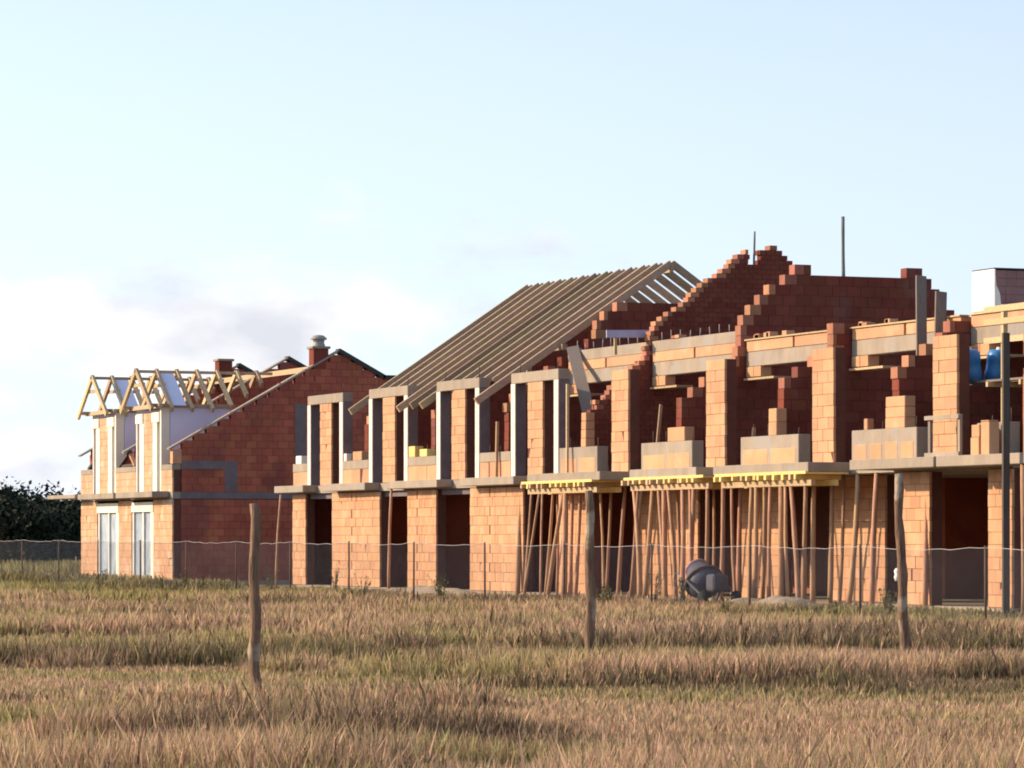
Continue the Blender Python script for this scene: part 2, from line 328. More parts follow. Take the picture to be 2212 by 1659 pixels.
for i in range(8):
    u = U[i]; h = link('row_house', None, (u, 0, -0.14)); houses.append(h)
    tag(h, LABELS[i], 'house', 'unfinished terrace houses in a row')
    a, b = u-P/2+0.004, u+P/2-0.004
    cbox('floor_slab', a, b, 0.03, 10.5, -0.36, -0.003, 'concrete', h)
    o0, o1 = OPEN[i]
    for x0, x1, yy in {4: ((a, 19.9, 0), (20.0, 23.8, 1.1)), 5: ((26.2, 28.2, 1.1),), 6: ((30.7, 33.3, 1.1),), 7: ((36.1, 37.3, 0), (39.7, b, 0))}.get(i, ((a if i else -2.99, o0, 0), (o1, b, 0))):
        block_wall(h, 'front_wall', x0, x1, yy, yy+0.3, 0, 11, open_joint=(PW[i]-0.38 if i in (0, 1, 2) and x1 == b else None))
    cbox('upper_slab', a, b, 0.02, 10.5, SL0, SL1-0.006, 'concrete', h)
    if i < 4: cbox('lintel', o0+0.0, o1-0.0, 0.16, 0.29, 2.58, SL0-0.01, 'shade_concrete', h)
    c0, c1 = CONS[i]
    cbox('balcony_slab', c0, c1, -DEP[i], 0.015, 2.775, 2.985, 'concrete', h, 0.012)
    cbox('rear_wall', a, b, 10.2, 10.495, 0.0, SL0-0.003, 'red_block', h)
    cbox('rear_wall', a, b, 10.2, 10.495, SL1, 4.8, 'red_block', h)
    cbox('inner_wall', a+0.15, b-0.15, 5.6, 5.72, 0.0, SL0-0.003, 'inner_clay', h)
    # cross wall between this house and the next
    cbox('party_wall_base', PW[i]-0.15, PW[i]+0.15, 0.31 if i < 3 or i == 7 else 4.4, 10.18, 0.001, SL0-0.003, 'gable_brick', h)
    gbm = gable_mesh(PW[i]-0.15, PW[i]+0.15, SL1, 0.33, 10.15, PROF[i], notch=(4.74, 5.02, 8.38) if i == 3 else None, seed=i, **({'ch': 0.125, 'blen': 0.25} if i == 3 else {}))
    tag(put('party_wall', gbm, ['red_block', 'mortar', 'lit_block'], (PW[i], 5, SL1), h), kind='stuff')
    # upper front: pillar, window frame, low wall
    frame = i <= 3
    block_wall(h, 'pillar', u-0.5, u+0.5, 0.0 if not frame else 0.02, 0.3, SL1, 10, blen=0.5, ch=0.25 if not frame else 0.2425)
    if frame:
        fr = cbox('window_frame', u-1.58, u+1.58, 0.0, 0.32, 5.40, 5.67, 'concrete', h, 0.012)
        for s in (-1, 1):
            cbox('jamb', u+s*1.44-0.14, u+s*1.44+0.14, 0.022, 0.31, SL1, 5.397, 'shade_concrete', fr, 0.004); cbox('jamb_lit_face', u+s*1.44-0.145, u+s*1.44+0.145, -0.006, 0.02, SL1, 5.397, 'pale_concrete', fr, 0.004)  # pale front strip on a dark core paints the jamb's lit and shaded sides
        for s in (-1.3, 1.2): pole('rebar', (u+s, 0.15, 5.66), (u+s+0.02, 0.15, 5.66+R.uniform(0.2, 0.34)), 0.014, 0.012, 'rust_steel', fr, 0.005, 6, 2)
    w0, w1 = LOWW[i]
    if i < 3:
        block_wall(h, 'low_wall', w0, w1, 0.0, 0.3, SL1, 1, blen=0.74, ch=0.43)
        cbox('low_wall_cap', w0-0.006, w1+0.006, -0.008, 0.31, SL1+0.43, 3.655, 'concrete', h, 0.012)
    else:
        lw = cbox('low_wall', w0, w1, 0.0, 0.3, SL1, 3.655, 'concrete', h, 0.012); n = {6: 4, 7: 1}.get(i, 2); pw_ = (w1-w0-0.1)/n
        for q in range(n): cbox('block', w0+0.05+q*pw_+0.07, w0+0.05+(q+1)*pw_-0.07, -0.006-0.003*(q % 2), 0.05, SL1+0.03, SL1+0.41+R.uniform(-.02, .02), 'clay_block', lw, 0.02)
    for s in (0.35, 1.1, w1-w0-0.3):
        pole('rebar', (w0+s, 0.16, 3.65), (w0+s+R.uniform(-.02, .02), 0.16, 3.65+R.uniform(0.15, 0.35)), 0.013, 0.012, 'rust_steel', h, 0.004, 6, 2)
    # ring beam carrying the rafters
    if i >= 3:
        x0, x1 = PW[i-1]+0.17, (PW[i]-0.17)
        bm_ = cbox('ring_beam', x0, x1, 2.02, 2.3, 5.45, 5.80, 'concrete', h, 0.01)
        n = 2
        for q in range(n):
            xa = x0 + (x1-x0)*q/n; xb = x0 + (x1-x0)*(q+1)/n
            cbox('ceramic_lintel', xa+0.05, xb-0.05, 2.0, 2.29, 5.803, 6.06 if i > 4 else 6.05, 'clay_block', bm_, 0.01)
        if i in (3, 4):
            cbox('cast_beam', x0, x1, 2.01, 2.3, 6.055, 6.33, 'concrete', bm_, 0.01)
            for q in range(9):
                xx = x0 + 0.3 + q*0.56; pole('rebar', (xx, 2.15, 6.32), (xx+R.uniform(-.04, .04), 2.15, 6.32+R.uniform(.18, .3)), 0.014, 0.012, 'galvanised', bm_, 0.004, 6, 2)
        else:
            cbox('lip_board', x0+0.02, x1-0.02, 1.95, 2.2, 6.064, 6.10, 'new_wood', bm_)
        # corbelled bearing blocks below the beam ends
        for q in range(4):
            cbox('block', x1-0.42*(q+1), x1-0.42*q-0.012, 1.99, 2.27, 5.45-0.02-0.24*1, 5.44, 'clay_block', bm_, 0.006) if q < 2 else None
        for q in range(2):
            cbox('block', x0+0.05+q*0.4, x0+0.43+q*0.4, 1.99, 2.27, 5.2, 5.44, 'clay_block', bm_, 0.006)
        cbox('beam_shutter', x0+0.1, x0+1.7, 1.9, 2.35, 5.12, 5.17, 'new_wood', bm_)
for (xa, xb) in ((-2.93, -1.60),):
    block_wall(houses[0], 'low_wall', xa, xb, 0.0, 0.3, SL1, 1, blen=0.66, ch=0.43)
    cbox('low_wall_cap', xa-0.006, xb, -0.008, 0.31, SL1+0.43, 3.655, 'concrete', houses[0], 0.012)
cbox('balcony_slab', -3.4, -0.72, -0.45, 0.015, 2.775, 2.985, 'concrete', houses[0], 0.012)
cbox('end_wall', -2.99, -2.70, 0.31, 10.18, 0.0, SL0-0.003, 'red_block', houses[0])
cbox('end_wall', -2.99, -2.70, 0.31, 10.18, SL1, 3.4, 'red_block', houses[0])
# brackets under the end balcony: thick plank
# ---------------------------------------------------------------- bare rafter roof
rf = link('rafter_roof', None, (8.0, 5.3, 5.0)); tag(rf, 'bare timber rafter roof with no covering over the middle of the row', 'roof frame')
RZ = lambda v: 5.1 + 0.673*(v+0.2)
def rafter(x, va, vb, rear=False):
    f = (lambda v: RZ(v)) if not rear else (lambda v: RZ(10.6-v))
    b = MB(); jx = R.uniform(-0.02, 0.02)
    b.bar((x+jx, va, f(va)), (x+R.uniform(-0.02, 0.02), vb, f(vb)), 0.10, 0.19)
    put('rafter', b, 'rafter_wood', (x, (va+vb)/2, f((va+vb)/2)), rf)
for k in range(13):
    x = 3.0 + 0.84*k
    dorm = any(abs(x-c) < 1.62 for c in (5.42, 10.84))
    rafter(x, 0.5 if dorm else -0.25-R.uniform(0, 0.12), 5.3)
    rafter(x+0.05, 5.3, 10.7, True)
b = MB(); b.bar((2.9, 5.3, RZ(5.3)-0.16), (13.2, 5.3, RZ(5.3)-0.16), 0.06, 0.16); put('ridge_board', b, 'rafter_wood', (8, 5.3, RZ(5.3)-0.16), rf)
for v in (2.1, 8.5):
    b = MB(); zz = RZ(min(v, 10.6-v))-0.17; b.bar((2.75, v, zz), (13.3, v, zz), 0.14, 0.16); put('purlin', b, 'rafter_wood', (8, v, zz), rf)
for x in (5.4, 8.15, 10.8):
    for v in (2.1, 8.5):
        b = MB(); b.bar((x, v, SL1), (x, v, RZ(2.1)-0.25), 0.12, 0.12, (1, 0, 0)); put('purlin_post', b, 'rafter_wood', (x, v, SL1), rf)
# ---------------------------------------------------------------- finished-shell house with little dormer roofs, across the gap
lh = link('dormer_house', None, (-21.2, 0, -0.14)); tag(lh, 'brick house with two open dormer roof frames and shuttered windows beside the dark trees', 'house')
X0, X1 = -26.92, -15.54
DU = (-23.9, -18.37)
cbox('floor_slab', X0, X1, 0.03, 10.6, -0.36, -0.003, 'concrete', lh)
ops = [(-24.76, -22.0), (-20.4, -17.75)]
edges = [X0] + [e for o in ops for e in o] + [X1]
for q in range(0, 6, 2): block_wall(lh, 'front_wall', edges[q], edges[q+1], 0, 0.3, 0, 11, mt='pale_clay')
for o0, o1 in ops:
    w = cbox('door_window', o0+0.06, o1-0.06, 0.10, 0.16, 0.02, 2.30, 'film', lh)
    cbox('shutter_box', o0+0.01, o1-0.01, -0.02, 0.25, 2.32, 2.66, 'cream', w, 0.01)
    mid = (o0+o1)/2
    for xx in (o0+0.12, mid, o1-0.36): cbox('frame', xx-0.07, xx+0.07, 0.03, 0.099, 0.02, 2.31, 'pvc_white', w)
    cbox('frame', o1-0.32, o1-0.02, 0.01, 0.098, 0.02, 2.31, 'cream', w)
    cbox('sill', o0+0.2, o1-0.2, -0.05, 0.097, -0.02, 0.14, 'concrete', w)
cbox('upper_slab', X0+0.01, X1-0.01, 0.02, 10.5, SL0, SL1, 'concrete', lh)
cbox('balcony_slab', -25.2, -20.6, -0.6, 0.015, 2.80, 3.0, 'concrete', lh, 0.012)
cbox('balcony_slab', -20.3, -15.9, -0.6, 0.015, 2.80, 3.0, 'concrete', lh, 0.012)
cbox('balcony_slab', -29.4, -25.6, -0.6, 0.4, 2.86, 3.0, 'concrete', lh, 0.012)
for x0, x1 in ((X0, DU[0]-1.5), (DU[0]+1.5, DU[1]-1.5), (DU[1]+1.5, X1)):
    block_wall(lh, 'low_wall', x0, x1, 0.0, 0.3, SL1, 3, blen=0.4, mt='pale_clay')
    cbox('low_wall_cap', x0, x1, -0.006, 0.31, SL1+0.746, SL1+0.93, 'concrete', lh, 0.01)
GP = [(0, 4.45), (5.98, 7.84), (7.58, 6.95), (10.5, 6.95)]
for n, gx in enumerate((X0+0.15, -21.15, X1-0.15)):
    if n < 2: cbox('gable_wall_base', gx-0.15, gx+0.15, 0.31, 10.4, 0.001, SL0-0.003, 'gable_brick', lh)
    else: tag(put('gable_wall_base', gable_mesh(gx-0.15, gx+0.15, 0.001, 0.31, 10.4, [(0, 2.75), (10.4, 2.75)], seed=70), ['gable_brick', 'mortar', 'gable_brick'], (gx, 5, 0), lh), kind='stuff')
    gb = gable_mesh(gx-0.15, gx+0.15, SL1+0.003, 0.33, 10.4, [(v, w-0.06) for v, w in GP], seed=50+n)
    gw = tag(put('gable_wall', gb, ['gable_brick', 'mortar', 'gable_brick'], (gx, 5, SL1), lh), kind='stuff')
    b = MB()
    for (v0, w0), (v1, w1), mt in ((GP[1], GP[2], 0), (GP[2], GP[3], 0)):
        b.bar((gx, v0-0.05, w0), (gx, v1+0.02, w1), 0.46, 0.14, (0, 0, 1))
    put('coping', b, 'coping', (gx, 7, 7), gw)
    b = MB(); b.bar((gx, -0.1, GP[0][1]-0.04), (gx, 5.98, GP[1][1]+0.0), 0.33, 0.06); put('slope_coping', b, 'concrete', (gx, 3, 6), gw)
cbox('edge_wall', X1-0.3, X1-0.002, 0.02, 0.33, SL1+0.95, 4.40, 'clay_block', lh)
gx = X1+0.004
cbox('ring_band', X1-0.31, gx+0.004, 0.0+0.31, 10.4, SL0+0.0, SL1+0.002, 'shade_concrete', lh)
for (v0, v1, w0, w1) in ((0.33, 2.3, 3.75, 4.02), (1.85, 2.3, 3.0, 3.748), (4.35, 4.75, 3.0, 6.0)):
    cbox('concrete_band', X1-0.2, gx+0.003, v0, v1, w0, w1, 'shade_concrete', lh)
cbox('rear_wall', X0+0.3, X1-0.3, 10.1, 10.39, 0.0, 6.8, 'red_block', lh)
cbox('inner_wall', X0+0.3, X1-0.3, 5.2, 5.32, 0.0, SL0-0.003, 'red_block', lh)
# chimneys
def chimney(gx, v0, v1, top, dx=0.5):
    zb = interp(GP, v0)-0.5
    c = cbox('chimney', gx-dx/2, gx+dx/2, v0, v1, zb, top, 'red_block', lh, 0.01)
    cbox('chimney_cap', gx-dx/2-0.06, gx+dx/2+0.06, v0-0.06, v1+0.06, top+0.002, top+0.09, 'concrete', c, 0.02)
    b = MB(); b.lathe([(0.0, 0.40), (0.16, 0.38), (0.27, 0.30), (0.29, 0.24), (0.20, 0.22), (0.19, 0.10), (0.22, 0.06), (0.22, 0.0)], Matrix.Translation(((gx), (v0+v1)/2, top+0.09)), 14)
    return c, b
c, b = chimney(X1-0.25, 5.02, 5.56, 7.88); put('chimney_cowl', b, 'galvanised', (X1-0.25, 5.3, 7.97), c, True)
c, b = chimney(X0+0.25, 5.1, 5.62, 7.95)
b = MB(); b.bar((X0+0.1, 4.9, interp(GP, 4.9)-0.05), (X1-0.1, 4.9, interp(GP, 4.9)-0.05), 0.12, 0.18); put('purlin', b, 'new_wood', (-21, 4.9, 7.2), lh)
# dormers
EAVE, RDG = 5.92, 7.16
for dn, du in enumerate(DU):
    b = MB(); b.bar((du-1.9, -0.12, EAVE-0.02), (du+1.9, -0.12, EAVE-0.02), 0.12, 0.14); d = put('dormer_frame', b, 'rafter_wood', (du, -0.12, EAVE), lh)
    block_wall(lh, 'dormer_pillar', du-0.52, du+0.52, 0.0, 0.3, SL1, 11, blen=0.52, mt='pale_clay')
    for s in (-1, 1):
        xa, xb = sorted((du+s*0.53, du+s*1.42))
        w = cbox('window', xa+0.03, xb-0.03, 0.12, 0.18, SL1, 5.35, 'film', d)
        # sub-parts live beside it under the dormer
        cbox('shutter_box', xa+0.02, xb-0.02, -0.05, 0.28, 5.36, 5.70, 'cream', d, 0.02)
        fx = du+s*0.72 if s < 0 else du+s*0.85
        cbox('window_board', fx-0.24, fx+0.24, -0.02, 0.115, SL1+0.01, 5.355, 'cream', d, 0.01)
        cbox('jamb', du+s*1.43-0.02, du+s*1.43+0.12, 0.0, 0.3, SL1, EAVE-0.02, 'cream' if s > 0 else 'pale_concrete', d)
    x = du+1.52; tip = (EAVE-0.1-GP[0][1])/((GP[1][1]-GP[0][1])/5.98)
    b = MB(); q = [(0.32, 4.3), (0.32, EAVE-0.05), (tip+0.4, EAVE-0.05), (tip+0.4, EAVE-0.3)]
    b.add([(x-0.03, v, w) for v, w in q] + [(x+0.03, v, w) for v, w in q], [(0,1,2,3), (7,6,5,4), (0,4,5,1), (1,5,6,2), (2,6,7,3), (3,7,4,0)]); put('cheek', b, 'membrane', (x, 1, 5), d)
    b = MB(); x = du-1.52; b.add([(x-0.03, v, w) for v, w in q] + [(x+0.03, v, w) for v, w in q], [(0,1,2,3), (7,6,5,4), (0,4,5,1), (1,5,6,2), (2,6,7,3), (3,7,4,0)]); put('cheek', b, 'membrane', (x, 1, 5), d)
    vend = (RDG-GP[0][1])/0.567
    for s in (-1, 1):
        b = MB(); b.bar((du+s*1.55, -0.45, EAVE), (du+s*1.55, tip+0.2, EAVE), 0.12, 0.12); put('eave_plate', b, 'rafter_wood', (du+s*1.55, 0, EAVE), d)
    b = MB(); b.bar((du, -0.5, RDG-0.03), (du, vend-0.3, RDG-0.03), 0.06, 0.10); put('ridge_board', b, 'rafter_wood', (du, 2, RDG), d)
    v = -0.42
    while v < vend-0.2:
        wl = max(EAVE-0.15, interp(GP, max(v, 0))+0.05)       # rafters shorten where the dormer roof runs into the slope
        for s in (-1, 1):
            f = (RDG-wl)/(RDG-(EAVE-0.15)); b = MB()
            b.bar((du+s*0.02, v, RDG), (du+s*(0.02+1.85*f), v, wl), 0.09, 0.19, (0, 0, 1)); put('rafter', b, 'new_wood', (du, v, RDG), d)
        if v < 2: 
            b = MB(); b.bar((du-0.8, v+0.06, RDG-0.5), (du+0.8, v+0.06, RDG-0.5), 0.04, 0.12); put('collar_tie', b, 'new_wood', (du, v, RDG-0.5), d)
        v += 0.72
    b = MB(); b.bar((du+0.15, 0.55, RDG-0.1), (du+1.7, 0.55, EAVE), 0.6, 0.03, (0.55, 0, 0.8)); put('roof_sheet', b, 'membrane', (du+0.9, 0.55, 6.5), d)
# ---------------------------------------------------------------- balcony shuttering and timber props
gzs = lambda x, y: float(gz(x, y))
for (x0, x1, what) in ((17.95, 22.4, 'under the balcony next to the leaning plank'), (24.3, 28.7, 'under the balcony with the single block on its low wall'), (29.3, 33.8, 'under the balcony above the concrete mixer')):
    f = link('formwork', None, ((x0+x1)/2, -0.4, 2.5)); tag(f, 'yellow timber balcony formwork ' + what, 'formwork', 'yellow formwork under the balconies')
    n = int((x1-x0)/0.33)
    for k in range(n):
        xx = x0 + 0.1 + k*0.33 + R.uniform(-0.04, 0.04); e = R.uniform(-0.06, 0.05)
        if R.random() < 0.12: continue
        dw = R.uniform(0.035, 0.06); cbox('joist', xx-dw, xx+dw, -1.12+e, -0.02, 2.615+R.uniform(0, .03), 2.735, R.choice(('form_yellow', 'form_yellow', 'new_wood')), f)
    cbox('edge_board', x0, x1, -1.06, -1.035, 2.738, 2.80, 'form_yellow', f)
    for q in range(6):
        a = x0 + (x1-x0)*q/6; cbox('deck_board', a+0.004, a+(x1-x0)/6-0.004, -1.034, -0.03, 2.737, 2.772, 'form_yellow', f)
    for vv in (-0.85, -0.3): cbox('bearer', x0+0.05, x1-0.05, vv-0.05, vv+0.05, 2.49, 2.613, 'new_wood' if vv < -0.4 else 'form_yellow', f)
PR = [(16.54, 16.62, .055), (17.21, 17.07, .035), (17.77, 17.01, .035), (17.92, 18.17, .03), (18.70, 18.19, .035), (19.31, 18.27, .05), (19.46, 19.31, .07), (19.95, 19.75, .045), (20.44, 20.10, .045),
      (21.68, 21.86, .03), (22.30, 22.30, .035), (23.15, 23.04, .045), (23.81, 23.32, .04), (24.12, 23.88, .05), (24.63, 24.12, .05), (25.28, 25.34, .06), (24.97, 25.44, .045), (25.51, 25.98, .045),
      (26.30, 26.17, .05), (26.89, 26.63, .05), (27.63, 27.50, .045), (28.45, 28.35, .045), (28.14, 28.45, .03), (28.89, 29.08, .035), (29.57, 29.75, .045), (29.90, 29.81, .045),
      (30.14, 30.00, .05), (30.55, 30.52, .045), (30.83, 30.79, .04), (31.37, 31.27, .06), (31.57, 31.71, .04), (31.84, 32.11, .05), (32.54, 32.52, .05), (33.19, 33.14, .05), (34.12, 34.29, .05),
      (34.65, 34.72, .035), (35.31, 35.14, .055), (36.16, 36.20, .05), (38.39, 38.54, .05), (-3.05, -3.0, .035), (7.02, 6.80, .04)]
for k in range(5):
    x = R.uniform(16.6, 34.5); PR.append((x, x+R.uniform(-.5, .5), R.uniform(.03, .05)))
for xt, xb, r in PR:
    lone = xt in (7.02, -3.05)
    vt = -0.36 if lone else R.choice((-0.85, -0.85, -0.3)); vb = vt + (0 if lone else R.uniform(-0.25, 0.25))
    xt2, xb2 = xt + 2.46*(-0.5-vt), xb + 2.46*(-0.5-vb)          # keep the sight line when the foot stands further out
    inf = any(p < xt2 < q for p, q in ((18.0, 22.35), (24.35, 28.65), (29.35, 33.75)))
    con = any(c0+0.05 < xt2 < c1-0.05 for c0, c1 in CONS + [(-3.4, -0.72)])
    if not inf and not con: vt = 0.08; vb = -0.12; xt2, xb2 = xt-1.3, xb-1.2
    ztop = 2.488 if inf else 2.772 if con else 2.74
    zone = 'under the balcony next to the leaning plank' if xt2 < 23 else 'under the balcony with the single block on its low wall' if xt2 < 28.9 else 'under the balcony above the concrete mixer' if xt2 < 33.9 else 'under the grey balcony with no formwork'
    lab, gr = ('round timber prop ' + zone, 'timber props ' + zone)
    if xt == 7.02: lab, gr = 'lone thin timber prop between two doorways below the pale window frames', None
    if xt == -3.05: lab, gr = 'lone thin timber prop holding the end balcony in the gap', None
    zb = gzs(xb2, vb)
    tag(pole('timber_prop', (xb2, vb, zb-0.02), (xt2, vt, ztop), r*1.2, r*0.95, 'prop_wood', None, 0.03), lab, 'prop', gr)
# boards and bits about the houses
def board(name, p0, p1, a, b_, mt, label, cat='plank', up=(0, 0, 1), group=None):
    b = MB(); b.bar(p0, p1, a, b_, up); return tag(put(name, b, mt, p0), label, cat, group)
board('leaning_plank', (19.75, 0.42, 2.975), (14.3, 1.9, 6.42), 0.05, 0.32, 'grey_wood', 'long grey plank leaning from the upper floor up to the beam end', up=(0.3, 0.9, 0.2))
board('leaning_batten', (18.75, -0.14, 2.99), (18.55, -0.05, 5.25), 0.06, 0.06, 'new_wood', 'thin pale batten standing on the balcony next to the leaning plank', 'batten', (0, 1, 0))
board('short_batten', (13.9, -0.1, 2.99), (13.85, -0.05, 4.45), 0.07, 0.07, 'prop_wood', 'short brown batten standing on the balcony between two pale window frames', 'batten', (0, 1, 0))
board('lilac_board', (18.70, 0.95, 6.52), (18.68, 2.55, 6.56), 0.04, 0.19, 'lilac_board', 'lilac grey board lying level above the beam beside the stepped gable', 'board')
for k, v in enumerate((1.2, 2.2)): board('board_stub', (18.69, v, 6.33 if v > 2 else 6.0), (18.69, v, 6.44), 0.06, 0.07, 'new_wood', 'short wooden stub under the lilac grey board', 'wood block', (0, 1, 0), 'stubs under the lilac board')
board('tall_plank', (34.60, 1.30, 3.0), (33.95, 1.62, 6.98), 0.05, 0.24, 'grey_wood', 'tall grey plank standing upright past the beam, the highest of a pair', 'plank', (0, 1, 0))
board('tall_plank', (34.80, 1.55, 3.0), (34.40, 1.86, 6.62), 0.05, 0.26, 'grey_wood', 'grey plank standing upright past the beam, lower of a pair', 'plank', (0, 1, 0))
board('scaffold_mast', (42.6, -1.25, gzs(42.6, -1.25)-0.05), (42.6, -1.25, 5.25), 0.06, 0.14, 'dark_wood', 'dark upright scaffold board at the near end of the row', 'scaffold mast', (0, 1, 0))
tag(pole('timber_prop', (42.7, -0.9, gzs(42.7, -.9)-0.02), (42.65, -0.9, 2.77), 0.075, 0.065, 'prop_wood', None, 0.03), 'stout reddish timber prop beside the dark scaffold board', 'prop')
board('pale_batten', (42.05, -0.5, 2.99), (42.02, -0.48, 4.5), 0.06, 0.08, 'prop_wood', 'reddish batten standing on the balcony beside the dark scaffold board', 'batten', (0, 1, 0))
tag(pole('steel_pole', (24.39, 4.69, 7.5), (24.36, 4.69, 9.13), 0.045, 0.04, 'pole_paint', None, 0.004), 'tall thin grey pole rising from the flat-topped gable', 'pole')
tag(pole('steel_rod', (18.97, 4.92, 8.1), (18.97, 4.95, 9.2), 0.03, 0.025, 'pole_paint', None, 0.004), 'short thin grey rod in the notch of the pointed gable', 'pole')
# loose blocks and offcuts on the low walls and slabs
LB = [((1.6, 0.15, 3.656), (0.42, 0.24, 0.22), 'cream', 'pale yellow block on the low wall, beside a second pink one'), ((2.75, 0.15, 3.656), (0.75, 0.24, 0.26), 'clay_block', 'long pink block on the low wall between the first two pale window frames'),
      ((7.35, 0.12, 3.656), (0.5, 0.26, 0.30), 'form_yellow', 'tallest of the pale yellow offcuts between the second and third pale window frames'), ((8.25, 0.12, 3.656), (0.55, 0.26, 0.2), 'form_yellow', 'lower pale yellow offcut between the second and third pale window frames'),
      ((-2.5, 0.15, 3.656), (0.5, 0.25, 0.24), 'cream', 'pale block on the low wall at the gap end of the row'),
      ((24.9, 0.15, 3.656), (0.95, 0.26, 0.33), 'clay_block', 'single orange block on the low wall over the middle formwork'),
      ((30.0, 0.16, 3.656), (0.40, 0.26, 0.60), 'clay_block', 'upright orange block pair on the low wall above the concrete mixer'),
      ((35.75, 0.16, 3.656), (0.85, 0.26, 0.66), 'clay_block', 'orange block stack on the low wall of four blocks'),
      ((34.35, 0.16, 3.656), (0.16, 0.16, 0.24), 'clay_block', 'small orange brick on the low wall of four blocks'),
      ((19.35, 0.16, 3.656), (0.3, 0.25, 0.85), 'clay_block', 'narrow upright orange block stack beside the leaning plank')]
for (x, y, z), (dx, dy, dz), mt, lab in LB:
    n = max(1, round(dz/0.24)); root = None
    for k in range(n):
        o = cbox('loose_block' if k == 0 else 'upper_block', x-dx/2+0.01*k, x+dx/2+0.006*k, y-dy/2, y+dy/2-0.004*k, z+k*dz/n+0.002*k, z+(k+1)*dz/n, mt, root, 0.012)
        if k == 0: root = o; tag(o, lab, 'block')
for x, v, z, lab in ((25.95, 0.9, 3.3, 'brick offcut hanging in a rope loop beside the second bare pillar'),):
    pass
# bits of timber and brick left about the upper floor
for (x, v, z0, z1, dx, lab) in ((22.75, 0.45, SL1, 4.6, 0.1, 'thin batten leaning in the opening next to the first bare pillar'), (27.95, 0.5, SL1, 3.9, -0.1, 'short thin batten in the opening next to the second bare pillar'), (33.55, 0.4, SL1, 3.75, 0.0, 'short stake at the end of the low wall of four blocks'), (31.55, 0.55, SL1, 4.5, -0.25, 'pale batten leaning in the opening above the concrete mixer'), (26.4, 0.5, SL1, 4.3, 0.2, 'pale batten leaning behind the low wall over the middle formwork')):
    board('batten', (x, v, z0), (x+dx, v+0.12, z1), 0.045, 0.07, 'new_wood', lab, 'batten', (0, 1, 0))
for k in range(12):
    i_ = R.choice((3, 4, 5, 6)); x = PW[i_-1] + R.uniform(0.3, 2.2); o = cbox('loose_brick', x, x+R.uniform(.18, .3), 1.98, 2.2, 6.335 if i_ < 5 else 6.103, (6.335 if i_ < 5 else 6.103)+R.uniform(.07, .14), R.choice(('clay_block', 'lit_block')), None, 0.008)
    tag(o, 'loose clay brick left lying on top of the beam', 'brick', 'loose bricks on the beam')
# timbers piled on the low wall of the dormer house
for k, (xa_, za, xb_, zb_) in enumerate(((-22.2, 3.93, -21.0, 4.45), (-20.3, 3.93, -21.3, 4.5), (-22.1, 3.95, -20.4, 3.99), (-16.6, 3.93, -15.9, 4.1), (-26.6, 3.93, -25.9, 4.25))):
    board('roof_offcut', (xa_, 0.10+0.03*k, za), (xb_, 0.14+0.03*k, zb_), 0.09, 0.13, 'dark_wood' if k != 1 else 'prop_wood', 'rough roof timber offcut on the low wall of the house with dormer frames', 'timber', (0, 1, 0), 'offcuts on the dormer house')
# upper floor steel props under the ring beam
for x, lab in ((14.6, 'beside the leaning plank'), (22.9, 'beside the first bare pillar'), (23.3, 'beside the first bare pillar'), (28.9, 'beside the second bare pillar'), (34.0, 'beside the third bare pillar')):
    tag(pole('steel_prop', (x, 2.16, SL1-0.002), (x, 2.16, 5.448), 0.035, 0.03, 'galvanised', None, 0.004), 'slim steel prop on the upper floor under the beam ' + lab, 'prop', 'steel props ' + lab)
# guard frame round the railed pillar
gf = link('guard_rail', None, (38.8, -0.5, 2.99)); tag(gf, 'pale timber guard rail on the balcony round an upper pillar', 'railing')
for x in (38.2, 39.42): cbox('rail_post', x-0.045, x+0.045, -0.5, -0.44, 2.99, 3.83, 'grey_wood' if x < 39 else 'concrete', gf)
cbox('top_rail', 38.1, 39.5, -0.555, -0.502, 3.74, 3.82, 'concrete', gf); cbox('bottom_rail', 38.1, 39.5, -0.555, -0.502, 3.0, 3.08, 'concrete', gf)
# attic deck, pallet of bricks and scaffold trestle at the near end
cbox('attic_slab', PW[6]+0.17, PW[7]-0.17, 2.31, 5.6, 5.82, 6.10, 'concrete', houses[7])
pl = link('brick_pallet', None, (35.9, 2.55, 6.105)); tag(pl, 'pallet of dark bricks half covered by white wrap on top of the row', 'brick pallet')
for v in (2.13, 2.55, 2.98): cbox('pallet_board', 35.44, 36.36, v-0.06, v+0.06, 6.105, 6.12, 'grey_wood', pl)
for k in range(5):
    for q in range(4):
        cbox('brick', 35.46, 36.34+R.uniform(-.01, .01), 2.08+q*0.25+0.001, 2.08+(q+1)*0.25-0.001, 6.122+k*0.168, 6.122+(k+1)*0.168-0.004, 'pallet_brick', pl, 0.003)
cbox('wrap', 35.42, 36.375, 2.035, 2.072, 6.12, 6.99, 'white_wrap', pl, 0.015); cbox('wrap_top', 35.42, 36.38, 2.035, 3.12, 6.975, 7.005, 'coping', pl, 0.01)
fl = [(2.04, 6.13), (2.21, 6.13), (2.18, 6.45), (2.09, 6.65), (2.06, 6.98), (2.04, 6.98)]
b = MB(); b.add([(36.352, v, w) for v, w in fl] + [(36.362, v, w) for v, w in fl], [(5,4,3,2,1,0), (6,7,8,9,10,11)] + [(q, (q+1) % 6, (q+1) % 6+6, q+6) for q in range(6)]); put('wrap_flap', b, 'white_wrap', (36.35, 2.1, 6.1), pl)
tr = link('scaffold_trestle', None, (38.9, 1.0, SL1)); tag(tr, 'pale timber scaffold trestle with rails in the upper storey at the near end', 'scaffold')
for x in (38.95, 40.25):
    for v in (0.8, 1.5): cbox('upright', x-0.05, x+0.05, v-0.05, v+0.05, SL1-0.005, 6.05 if v < 1 else 4.395, 'new_wood', tr)
for z in (5.35, 5.72, 5.98): cbox('rail', 38.25, 40.4, 0.72, 0.749, z-0.06, z+0.06, 'new_wood', tr)
